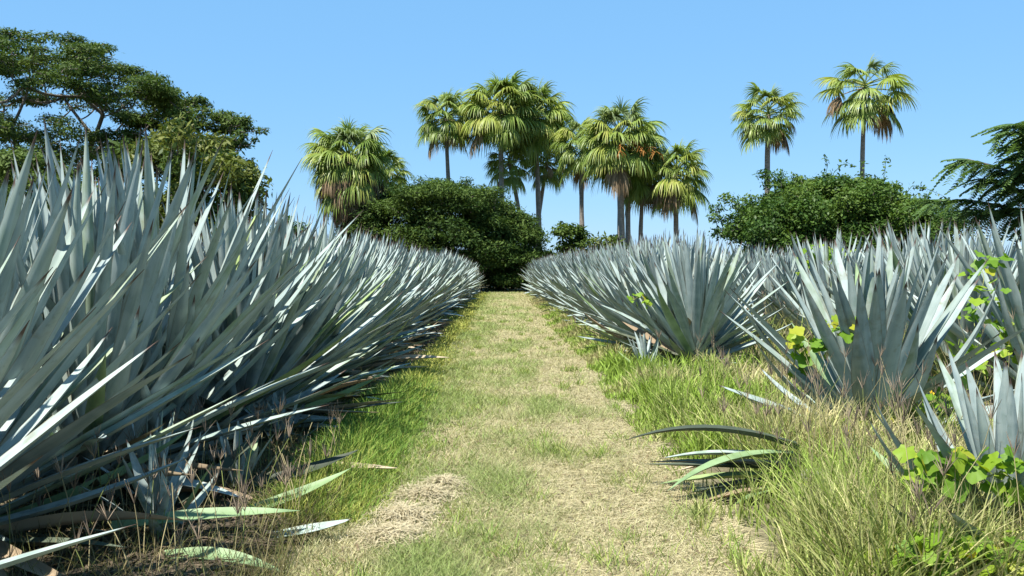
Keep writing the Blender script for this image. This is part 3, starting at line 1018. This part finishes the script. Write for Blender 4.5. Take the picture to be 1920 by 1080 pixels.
# tree with long drooping pinnate leaves at the frame edge
def pinnate_mesh(seed, L=.75, droop=.5):
    gg = np.random.default_rng(seed)
    acc = Acc()
    m = 15
    t = np.linspace(0, 1, m)
    P = np.stack([L * t, .03 * np.sin(t * 4 + seed), -droop * L * t ** 1.8], -1)
    V, F = tube(P, np.linspace(.009, .004, m), 4)
    acc.add(V, F, np.tile([0, .2, 0], (len(V), 1)))
    for i in range(1, m):
        for s in (-1, 1):
            ll = .21 * (1 - .45 * abs(t[i] - .5)) * gg.uniform(.85, 1.1)
            d = np.array([.35, s * .8, -.45 + gg.uniform(-.15, .15)])
            d /= np.linalg.norm(d)
            w = np.array([.9, -.35 * s, .1]) * .042
            p0 = P[i]
            V = np.stack([p0, p0 + d * ll * .5 + w, p0 + d * ll, p0 + d * ll * .5 - w])
            acc.add(V, np.array([[0, 1, 2, 3]]), np.tile([0, gg.random() * .6, 0], (4, 1)))
    return acc.mesh("pinnate_leaf", M_FEATH, smooth=False)


PIN = [pinnate_mesh(k, .7 + .12 * (k % 3), .35 + .2 * (k % 4)) for k in range(5)]
D = 25.0
bp_ = at(1985, 470, D)
pt = thing("pinnate_tree", "dark feathery tree with long drooping divided leaves at the field edge", "tree", (bp_.x, D, 0))
boughs = [[(1985, 400), (1930, 300), (1885, 245), (1862, 245)], [(1985, 420), (1920, 330), (1860, 310), (1815, 298)], [(1985, 430), (1920, 390), (1850, 372), (1788, 372)], [(1990, 400), (1960, 280), (1925, 222)],
          [(1985, 430), (1940, 370), (1890, 345), (1850, 335)], [(1985, 440), (1940, 400), (1900, 392), (1870, 395)], [(1990, 410), (1950, 320), (1905, 280), (1890, 262)], [(1985, 420), (2020, 330), (2060, 290)], [(1985, 400), (1990, 300), (1985, 230)], [(1985, 430), (1930, 350), (1895, 318), (1870, 312)], [(1985, 400), (1945, 260), (1900, 232)]]
acc = Acc()
V, F = tube([(0, 0, -.1), (.05, 0, 1), (0, 0, at(0, 440, D).z)], [.2, .17, .12], 8)
acc.add(V, F)
npin = 0
for k, pts in enumerate(boughs):
    dz = (k % 3 - 1) * 1.1
    P = np.array([(*(at(px, py, D) - bp_)[0:1], dz * s, at(px, py, D).z) for (px, py), s in zip(pts, np.linspace(0, 1, len(pts)))])
    tt = np.linspace(0, 1, 14)
    P = np.stack([np.interp(tt, np.linspace(0, 1, len(P)), P[:, q]) for q in range(3)], -1)
    V, F = tube(P, np.linspace(.075, .012, 14), 6)
    acc.add(V, F)
    for i in range(2, 14):
        for s in range(4):
            d = P[min(13, i + 1)] - P[i - 1]
            az = math.atan2(d[1], d[0]) + random.choice((-1, 1)) * random.uniform(.25, 1.3)
            M = Matrix.Translation(P[i]) @ Matrix.Rotation(az, 4, 'Z') @ Matrix.Rotation(R(random.uniform(-25, 18)), 4, 'Y') @ Matrix.Scale(random.uniform(.75, 1.1), 4)
            if npin < 470:
                link("leaf", random.choice(PIN), pt, M)
                npin += 1
link("trunk", acc.mesh("pinnate_trunk", M_BARK), pt)

# ------------------------------------------------------------------ grasses
def blades(X, Y, Z, h, w, lean, colr, seed, curl=.5, tip=None, mat=M_TONE):
    """grass blades: 3 segments, tapering, leaning in random directions"""
    gg = np.random.default_rng(seed)
    n = len(X)
    az = gg.random(n) * 2 * np.pi
    fx, fy = np.cos(az), np.sin(az)
    a2 = gg.random(n) * np.pi
    wx, wy = np.cos(a2) * w * .5, np.sin(a2) * w * .5
    V = np.zeros((n, 7, 3), np.float32)
    for s, (t, ws) in enumerate(((0, 1.0), (.4, .9), (.75, .6), (1.0, 0))):
        hor = lean * h * (t ** (1 + curl))
        ver = h * t * np.sqrt(np.clip(1 - (lean * .8 * t) ** 2, .02, 1))
        cx, cy, cz = X + fx * hor, Y + fy * hor, Z + ver
        if s < 3:
            V[:, 2 * s] = np.stack([cx - wx * ws, cy - wy * ws, cz], -1)
            V[:, 2 * s + 1] = np.stack([cx + wx * ws, cy + wy * ws, cz], -1)
        else:
            V[:, 6] = np.stack([cx, cy, cz], -1)
    b = (np.arange(n) * 7)[:, None]
    Q = np.concatenate([b + np.array([[0, 1, 3, 2]]), b + np.array([[2, 3, 5, 4]])])
    T = b + np.array([[4, 5, 6]])
    c = np.repeat(colr[:, None, :], 7, 1)
    if tip is not None:
        c = c.copy()
        c[:, 4:] = c[:, 4:] * .6 + tip[:, None, :] * .4
    return V.reshape(-1, 3), [Q, T], c.reshape(-1, 3)


def grass_object(name, label, n, xs, ys, h, w, lean, colr, seed, mat=M_TONE, z=0.0):
    V, F, c = blades(xs, ys, np.zeros(n) + z, h, w, lean, colr, seed)
    o = link(name, make_mesh(name, V, F, mat, colr=c, smooth=True), kind="stuff")
    o["label"] = label
    o["category"] = "grass"
    return o


def lerp3(a, b, t):
    return np.array(a)[None, :] * (1 - t[:, None]) + np.array(b)[None, :] * t[:, None]


def depth_sample(n, y0, y1, p, gen):
    """depths with density ~ 1/y^p"""
    u_ = gen.random(n)
    q = 1 - p
    return (y0 ** q + u_ * (y1 ** q - y0 ** q)) ** (1 / q)


gg = np.random.default_rng(77)
# short mown turf on the path
n = 170000
Yp = depth_sample(n, 3.6, 56, 1.75, gg)
uu = gg.random(n)
Xp = path_l(Yp) - .12 + uu * (path_r(Yp) - path_l(Yp) + .2)
green = np.clip((fbm(Xp, Yp * .45, .42, 21) - .5) * 2.8 + .36 - .5 * np.clip((Xp - .35) / .7, 0, 1) + .25 * np.clip((-.2 - Xp) / .6, 0, 1), 0, 1)
green = np.clip(green + gg.normal(size=n) * .25, 0, 1)
cc = lerp3((.50, .45, .26), (.25, .32, .10), green) * gg.uniform(.45, 1.25, n)[:, None]
fs = np.clip(Yp / 8, .8, 4)
hh = gg.uniform(.03, .10, n) * (.8 + .7 * green)
grass_object("mown_grass", "short mown grass, half green and half straw coloured, covering the path", n, Xp, Yp, hh, .0042 * fs, gg.uniform(.5, 1.2, n), cc, 1)
# cut straw lying on the path
n = 70000
Yp = depth_sample(n, 3.6, 40, 1.7, gg)
Xp = -.75 + gg.random(n) * 2.05
keep = (fbm(Xp, Yp, .7, 33) + .35 * np.clip((Xp - .2), -.5, 1) + gg.normal(size=n) * .12) > .5
Xp, Yp = Xp[keep], Yp[keep]
n = len(Xp)
cc = lerp3((.36, .31, .17), (.54, .48, .30), gg.random(n)) * gg.uniform(.8, 1.1, n)[:, None]


def stalks(X, Y, L, w, colr, seed, zr=.03, mat=M_STRAW):
    g2 = np.random.default_rng(seed)
    n = len(X)
    az = g2.random(n) * 2 * np.pi
    z0, z1 = .012 + g2.random(n) * zr, .012 + g2.random(n) * zr
    dx, dy = np.cos(az) * L, np.sin(az) * L
    wx, wy = -np.sin(az) * w * .5, np.cos(az) * w * .5
    mz = np.maximum(z0, z1) + g2.random(n) * .012
    bx, by = -np.sin(az) * L * g2.uniform(-.15, .15, n), np.cos(az) * L * g2.uniform(-.15, .15, n)
    V = np.stack([np.stack([X - wx, Y - wy, z0], -1), np.stack([X + wx, Y + wy, z0 + .002], -1),
                  np.stack([X + dx * .5 + bx + wx, Y + dy * .5 + by + wy, mz], -1), np.stack([X + dx * .5 + bx - wx, Y + dy * .5 + by - wy, mz], -1),
                  np.stack([X + dx, Y + dy, z1], -1)], 1)
    b = (np.arange(n) * 5)[:, None]
    return V.reshape(-1, 3), [b + np.array([[0, 1, 2, 3]]), b + np.array([[3, 2, 4]])], np.repeat(colr[:, None, :], 5, 1).reshape(-1, 3)


V, F, c = stalks(Xp, Yp, gg.uniform(.08, .30, n), .0032 * np.clip(Yp / 7, .9, 3), cc, 5)
o = link("cut_straw", make_mesh("cut_straw", V, F, M_STRAW, colr=c), kind="stuff")
o["label"], o["category"] = "pale cut straw strewn over the path", "straw"
tx, ty, th = [], [], []
for k in range(170):
    Yt = depth_sample(1, 3.8, 30, 1.5, gg)[0]
    Xt = gg.uniform(-.85, .75) if gg.random() < .75 else gg.uniform(.7, 1.25)
    m = int(gg.integers(14, 60))
    tx.append(Xt + gg.normal(size=m) * .05)
    ty.append(Yt + gg.normal(size=m) * .06)
    th.append(gg.uniform(.06, .17) * gg.uniform(.5, 1.1, m))
tx, ty, th = np.concatenate(tx), np.concatenate(ty), np.concatenate(th)
cc = lerp3((.16, .27, .05), (.33, .36, .10), gg.random(len(tx))) * gg.uniform(.6, 1.2, len(tx))[:, None]
grass_object("grass_tufts", "scattered taller green tufts left standing on the mown path", len(tx), tx, ty, th, .007 * np.clip(ty / 8, .8, 3), gg.uniform(.3, 1.1, len(tx)), cc, 12)
m = 1500
ty = depth_sample(m, 3.7, 25, 1.6, gg)
tx = gg.uniform(-.9, 1.3, m)
V, F, c = stalks(tx, ty, gg.uniform(.03, .14, m), gg.uniform(.004, .012, m), lerp3((.07, .05, .03), (.22, .16, .09), gg.random(m)), 13, .04)
o = link("path_litter", make_mesh("path_litter", V, F, M_STRAW, colr=c), kind="stuff")
o["label"], o["category"] = "dark bits of dry leaf scattered over the mown path", "litter"
# two heaps of pale hay beside the path
hx, hy, hz = [], [], []
for (px, py, r) in [(800, 945, .24), (755, 985, .26), (740, 1025, .2), (830, 925, .16)]:
    Yh = F_PX * H_CAM / (py - VPY)
    m = 1300
    a, q = gg.random(m) * 6.28, np.abs(gg.normal(size=m)) * r * .62
    hx.append((px - VPX) / F_PX * Yh + q * np.cos(a))
    hy.append(Yh + q * np.sin(a) * 1.3)
    hz.append(.06 * np.clip(1 - (q / r) ** 2, 0, 1) * gg.random(m))
hx, hy, hz = np.concatenate(hx), np.concatenate(hy), np.concatenate(hz)
cc = lerp3((.33, .28, .17), (.50, .44, .29), gg.random(len(hx)))
V, F, c = stalks(hx, hy, gg.uniform(.05, .17, len(hx)), .0045, cc, 6, .035)
V = V.copy()
V[:, 2] += np.repeat(hz, 5)
o = link("hay", make_mesh("hay", V, F, M_STRAW, colr=c), kind="stuff")
o["label"], o["category"] = "small heaps of pale raked hay beside the path", "hay"
# lush verge on the shaded side of the path
n = 90000
Yp = depth_sample(n, 5.0, 50, 1.5, gg)
Xp = gg.normal(size=n) * .36 - 1.12
lush = np.exp(-((Yp - 8.0) / 3.2) ** 2)
dens = np.clip(fbm(Xp, Yp, .8, 41) * 1.2 - .15 + .55 * lush, 0, 1)
keep = gg.random(n) < dens
Xp, Yp, lush = Xp[keep], Yp[keep], lush[keep]
n = len(Xp)
cc = lerp3((.36, .37, .09), (.155, .275, .045), np.clip(lush * .95 + gg.normal(size=n) * .35, 0, 1)) * gg.uniform(.55, 1.25, n)[:, None]
edge = np.clip(1 - np.abs(Xp + 1.2) / .7, .25, 1)
grass_object("verge_grass", "lush green grass verge between the path and the dense agave row", n, Xp, Yp, gg.uniform(.10, .34, n) * (.5 + .6 * lush) * edge, .0085 * np.clip(Yp / 8, .9, 3.5), gg.uniform(.2, 1.0, n), cc, 2)
# weeds and tall grass under the agaves across the path
n = 75000
Yp = depth_sample(n, 3.6, 48, 1.4, gg)
Xp = path_r(Yp) + .02 + np.abs(gg.normal(size=n)) * np.clip(.35 + .25 * (Yp < 13), .2, 2) * np.where(Yp < 12.5, 2.0, .8)
dens = np.clip((vnoise(Xp, Yp, .32, 51) * .6 + fbm(Xp, Yp, .8, 52) * .6 - .38) * 2.6, 0, 1)
dens *= np.where(((Xp - 1.75) / .75) ** 2 + ((Yp - 5.55) / .42) ** 2 < 1, .12, 1)
keep = gg.random(n) < dens
Xp, Yp = Xp[keep], Yp[keep]
n = len(Xp)
dryn = np.clip((fbm(Xp, Yp, .9, 61) - .45) * 3 + .35 + .08 * (Yp < 6.5) - .5 * ((Yp > 7.3) & (Yp < 12.8) & (Xp < 2.7)) + gg.normal(size=n) * .25, 0, 1)
cc = lerp3((.24, .35, .055), (.46, .41, .21), dryn) * gg.uniform(.45, 1.25, n)[:, None]
inn = np.clip((Xp - path_r(Yp)) / .5, .3, 1)
grass_object("weedy_grass", "mixed green and straw coloured tall grass below the agaves across the path", n, Xp, Yp, gg.uniform(.14, .42, n) * (1 + .55 * (Yp < 6.8)) * inn, .0100 * np.clip(Yp / 6, .9, 3.0), gg.uniform(.15, .9, n), cc, 3)
# field weeds between the far rows
n = 26000
Yp = depth_sample(n, 8.5, 44, 1.3, gg)
Xp = gg.uniform(3.6, 15, n)
keep = (Xp < .6 * Yp + 1) & (gg.random(n) < fbm(Xp, Yp, 1.1, 71) * 1.3 - .15)
Xp, Yp = Xp[keep], Yp[keep]
n = len(Xp)
cc = lerp3((.15, .24, .04), (.36, .31, .15), np.clip(gg.random(n) + .2 * gg.normal(size=n), 0, 1))
grass_object("field_weeds", "yellow green weeds growing between the rows of the field", n, Xp, Yp, gg.uniform(.25, .95, n), .008 * np.clip(Yp / 7, 1, 3), gg.uniform(.2, .9, n), cc, 4)
# dry litter grass at the foot of the dense row
n = 26000
Yp = depth_sample(n, 3.5, 16, 1.6, gg)
Xp = -1.55 - np.abs(gg.normal(size=n)) * .55
Xp = np.where(Yp < 6.2, -1.0 - gg.random(n) * 2.0, Xp)
keep = gg.random(n) < np.clip(fbm(Xp, Yp, .6, 81) * 1.5 - .1, 0, 1) * np.where(Xp < -1.35, .7, 1)
Xp, Yp = Xp[keep], Yp[keep]
n = len(Xp)
cc = lerp3((.15, .18, .05), (.24, .19, .10), np.clip(gg.random(n) * 1.2, 0, 1)) * gg.uniform(.5, 1.15, n)[:, None]
grass_object("dry_litter_grass", "thin dry grass and litter at the foot of the dense agave row", n, Xp, Yp, gg.uniform(.08, .30, n), .0045 * np.clip(Yp / 6, .9, 2), gg.uniform(.2, 1.1, n), cc, 7)

# dead leaf litter under the dense row
n = 24000
Yl = depth_sample(n, 3.4, 24, 1.5, gg)
Xl = -1.35 - np.abs(gg.normal(size=n)) * .75
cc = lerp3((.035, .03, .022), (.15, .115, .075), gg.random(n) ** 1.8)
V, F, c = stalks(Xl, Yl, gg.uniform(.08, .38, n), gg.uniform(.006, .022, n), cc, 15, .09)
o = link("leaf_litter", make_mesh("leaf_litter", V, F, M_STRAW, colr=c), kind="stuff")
o["label"], o["category"] = "dark brown litter of dead leaves under the dense agave row", "leaf litter"

# flowering stalks with spidery purple-brown seed heads
def seed_stalks(name, label, spots, seed, hmin, hmax):
    g2 = np.random.default_rng(seed)
    Vs, Fq, Ft, cs_, n0 = [], [], [], [], 0
    for (x, y) in spots:
        h = g2.uniform(hmin, hmax)
        az = g2.random() * 6.28
        lean = g2.uniform(.05, .4)
        t = np.linspace(0, 1, 6)
        P = np.stack([x + math.cos(az) * lean * h * t ** 2, y + math.sin(az) * lean * h * t ** 2, h * t], -1)
        V, F = tube(P, np.linspace(.0034, .0019, 6), 3)
        c0 = np.array([.42, .36, .19]) * g2.uniform(.7, 1.1) if g2.random() < .75 else np.array([.22, .26, .08])
        Vs.append(V); Fq.append(F + n0); cs_.append(np.tile(c0, (len(V), 1))); n0 += len(V)
        hc = np.array([.21, .165, .12]) * g2.uniform(.8, 1.5)
        m = g2.integers(6, 11)
        if g2.random() < .75:
            for k in range(m):
                a2, sp = g2.random() * 6.28, g2.uniform(.12, .5)
                L = g2.uniform(.08, .15)
                d = np.array([math.cos(a2) * sp, math.sin(a2) * sp, 1 - .5 * sp])
                q = np.array([P[-1] + d * L * s + np.array([0, 0, -.03 * sp * s * s]) for s in (0, .5, 1)])
                V, F = tube(q, [.0012, .0025, .0008], 3)
                Vs.append(V); Fq.append(F + n0); cs_.append(np.tile(hc, (len(V), 1))); n0 += len(V)
    o = link(name, make_mesh(name, np.concatenate(Vs), np.concatenate(Fq), M_STRAW, colr=np.concatenate(cs_)), kind="stuff")
    o["label"], o["category"] = label, "grass"


sp = [(x, y) for x, y in zip(gg.uniform(1.55, 3.6, 380), depth_sample(380, 3.7, 8.6, 1.3, gg)) if x > 1.25 + .14 * max(0, y - 4) * random.random() and vnoise(x, y, .6, 3) > .32]
seed_stalks("seeding_grass", "tall dry grass stalks with spidery brown seed heads around the open agave", sp, 8, .35, .85)
sp = [(x, y) for x, y in zip(gg.uniform(-2.7, -1.15, 150), gg.uniform(3.9, 6.4, 150))]
seed_stalks("seeding_grass", "thin grass stalks with spidery seed heads below the dense agave row", sp, 9, .2, .55)
sp = [(x, y) for x, y in zip(gg.uniform(4.2, 10, 260), gg.uniform(9, 17, 260)) if x < .62 * y]
seed_stalks("seeding_grass", "dry grass stalks standing between agaves of the weedy field", sp, 10, .7, 1.4)

# ------------------------------------------------------------------ vines
M_VINE = simple_leaf("vine_leaf", [(0, (0.09, 0.19, 0.018)), (0.5, (0.17, 0.29, 0.025)), (0.85, (0.25, 0.34, 0.03)), (1, (0.36, 0.33, 0.03))], .4, .5, .25, tmul=(1.1, 1.2, .4))
M_VSTEM = simple_leaf("vine_stem", [(0, (.16, .22, .05)), (1, (.25, .22, .09))], 0, .7, .2)
M_YFLOWER = simple_leaf("yellow_flower", [(0, (.75, .42, .02)), (1, (.8, .55, .03))], .2, .5, .2)


def vine_leaf_mesh(seed):
    g2 = np.random.default_rng(seed)
    n = 25
    a = np.linspace(-np.pi, np.pi, n)
    r = .52 + .28 * np.cos(a * 5) * (np.abs(a) < 2.6) * .28 + .12 * np.cos(a) + g2.normal(size=n) * .02
    r = np.where(np.abs(a) > 2.75, .24, r)
    x, y = .35 + r * np.cos(a), r * np.sin(a)
    z = -.28 * (x ** 2) * .35 + .12 * np.abs(y) + .03 * np.sin(a * 5)
    rim = np.stack([x, y, z], -1)
    V = np.concatenate([[[.25, 0, -.02]], rim])
    F = np.stack([np.zeros(n - 1, int), np.arange(1, n), np.arange(2, n + 1)], -1)
    return make_mesh("vine_leaf", V, F, M_VINE, np.tile([0, .5 * g2.random(), 0], (len(V), 1)))


VLEAF = [vine_leaf_mesh(k) for k in range(4)]


def vine(label, pts, nleaf, size, seed, flowers=0, fruit=0, spreadr=.08):
    """pts: list of world points the stem climbs through"""
    rr = random.Random(seed)
    base = np.array(pts[0], float)
    t = thing("leafy_vine", label, "vine", tuple(base), 0, "yellow green vines climbing over the agaves")
    P = np.array(pts, float) - base
    tt = np.linspace(0, 1, 24)
    P = np.stack([np.interp(tt, np.linspace(0, 1, len(P)), P[:, q]) for q in range(3)], -1)
    P += np.stack([np.sin(tt * 19 + seed), np.cos(tt * 15 + seed), np.sin(tt * 23 + 2 * seed)], -1) * .025
    V, F = tube(P, np.linspace(.005, .0025, 24), 5)
    link("stem", make_mesh("vine_stem", V, F, M_VSTEM, np.tile([0, .3, 0], (len(V), 1))), t)
    for i in range(int(nleaf * 1.6)):
        q = P[rr.randrange(24)] + np.array([rr.uniform(-1, 1), rr.uniform(-1, 1), rr.uniform(-.6, 1)]) * spreadr
        M = Matrix.Translation(q) @ Euler((R(rr.uniform(-35, 35)), R(rr.uniform(-5, 75)), rr.uniform(-2.8, -.3) if rr.random() < .75 else rr.uniform(0, 6.28)), 'XYZ').to_matrix().to_4x4() @ Matrix.Scale(size * rr.uniform(.35, .85), 4)
        link("leaf", rr.choice(VLEAF), t, M)
    for i in range(flowers):
        acc = Acc()
        for k in range(5):
            a = k * 1.2566
            d, w = np.array([math.cos(a), math.sin(a), .25]), np.array([-math.sin(a), math.cos(a), 0])
            acc.add(np.stack([d * .003, d * .016 + w * .009, d * .026, d * .016 - w * .009]), np.array([[0, 1, 2, 3]]))
        q = P[rr.randrange(5, 24)] + np.array([rr.uniform(-.05, .05), -.06, .05])
        link("flower", acc.mesh("yellow_flower", M_YFLOWER), t, Matrix.Translation(q) @ Euler((R(60), 0, rr.random()), 'XYZ').to_matrix().to_4x4())
    for i in range(fruit):
        V, F = tube([(0, 0, -.024), (0, 0, -.02), (0, 0, -.008), (0, 0, .008), (0, 0, .02), (0, 0, .025)], [.001, .011, .020, .020, .011, .002], 10)
        link("fruit", make_mesh("yellow_fruit", V, F, M_YFLOWER, np.tile([0, .4, 0], (len(V), 1))), t, Matrix.Translation(P[10] + np.array([.04, -.12, -.02])))
    return t


def wp(px, py, Y):
    return tuple(at(px, py, Y))


vine("bright vine threading between the inner leaves of the large open agave", [wp(1480, 700, 7.2), wp(1500, 640, 7.0), wp(1545, 655, 6.9), wp(1560, 605, 6.9), wp(1630, 620, 6.8), wp(1640, 640, 6.9)], 30, .15, 1, spreadr=.10)
vine("vine with small yellow flowers low in front of the large open agave", [wp(1430, 830, 7.0), wp(1450, 780, 6.9), wp(1560, 790, 6.6), wp(1600, 815, 6.5), wp(1625, 825, 6.5)], 18, .11, 2, flowers=4)
vine("vine climbing the far side of the large open agave up to its leaf tips", [wp(1700, 800, 6.9), wp(1745, 750, 7.0), wp(1800, 700, 7.6), wp(1830, 620, 8.0), wp(1840, 560, 8.2), wp(1845, 500, 8.3)], 64, .15, 3, spreadr=.17)
vine("large leaved vine trailing over the small young agave", [wp(1740, 880, 4.05), wp(1790, 875, 4.0), wp(1830, 880, 3.95), wp(1880, 890, 3.95), wp(1910, 940, 3.9)], 34, .13, 4, spreadr=.09)
vine("dark green vine patch with one round yellow fruit in the low grass", [wp(1690, 1050, 3.75), wp(1760, 1030, 3.7), wp(1830, 1035, 3.7), wp(1910, 1050, 3.7)], 44, .13, 5, fruit=1, spreadr=.10)
vine("small vine spray over the agave at the near end of the second row", [wp(1180, 560, 13.0), wp(1205, 560, 12.6), wp(1225, 575, 12.5)], 12, .12, 6)
vine("vine on weeds in the field behind the large open agave", [wp(1860, 700, 9.0), wp(1885, 640, 9.2), wp(1900, 600, 9.3), wp(1915, 570, 9.5)], 44, .15, 7, spreadr=.2)
vine("yellow green vine mound below the thicket between two agaves", [wp(1500, 500, 16), wp(1525, 480, 16), wp(1560, 478, 16), wp(1590, 492, 16)], 40, .16, 8, spreadr=.2)

vine("vine spreading through the tall dry grass in front of the open agave", [wp(1420, 930, 5.6), wp(1450, 890, 5.6), wp(1500, 900, 5.5), wp(1560, 935, 5.3)], 14, .085, 9, spreadr=.1)
vine("vine winding round the base of the open agave beside the small young one", [wp(1690, 790, 6.6), wp(1720, 770, 6.5), wp(1760, 745, 6.6), wp(1780, 735, 6.8)], 16, .10, 10, flowers=2, spreadr=.09)
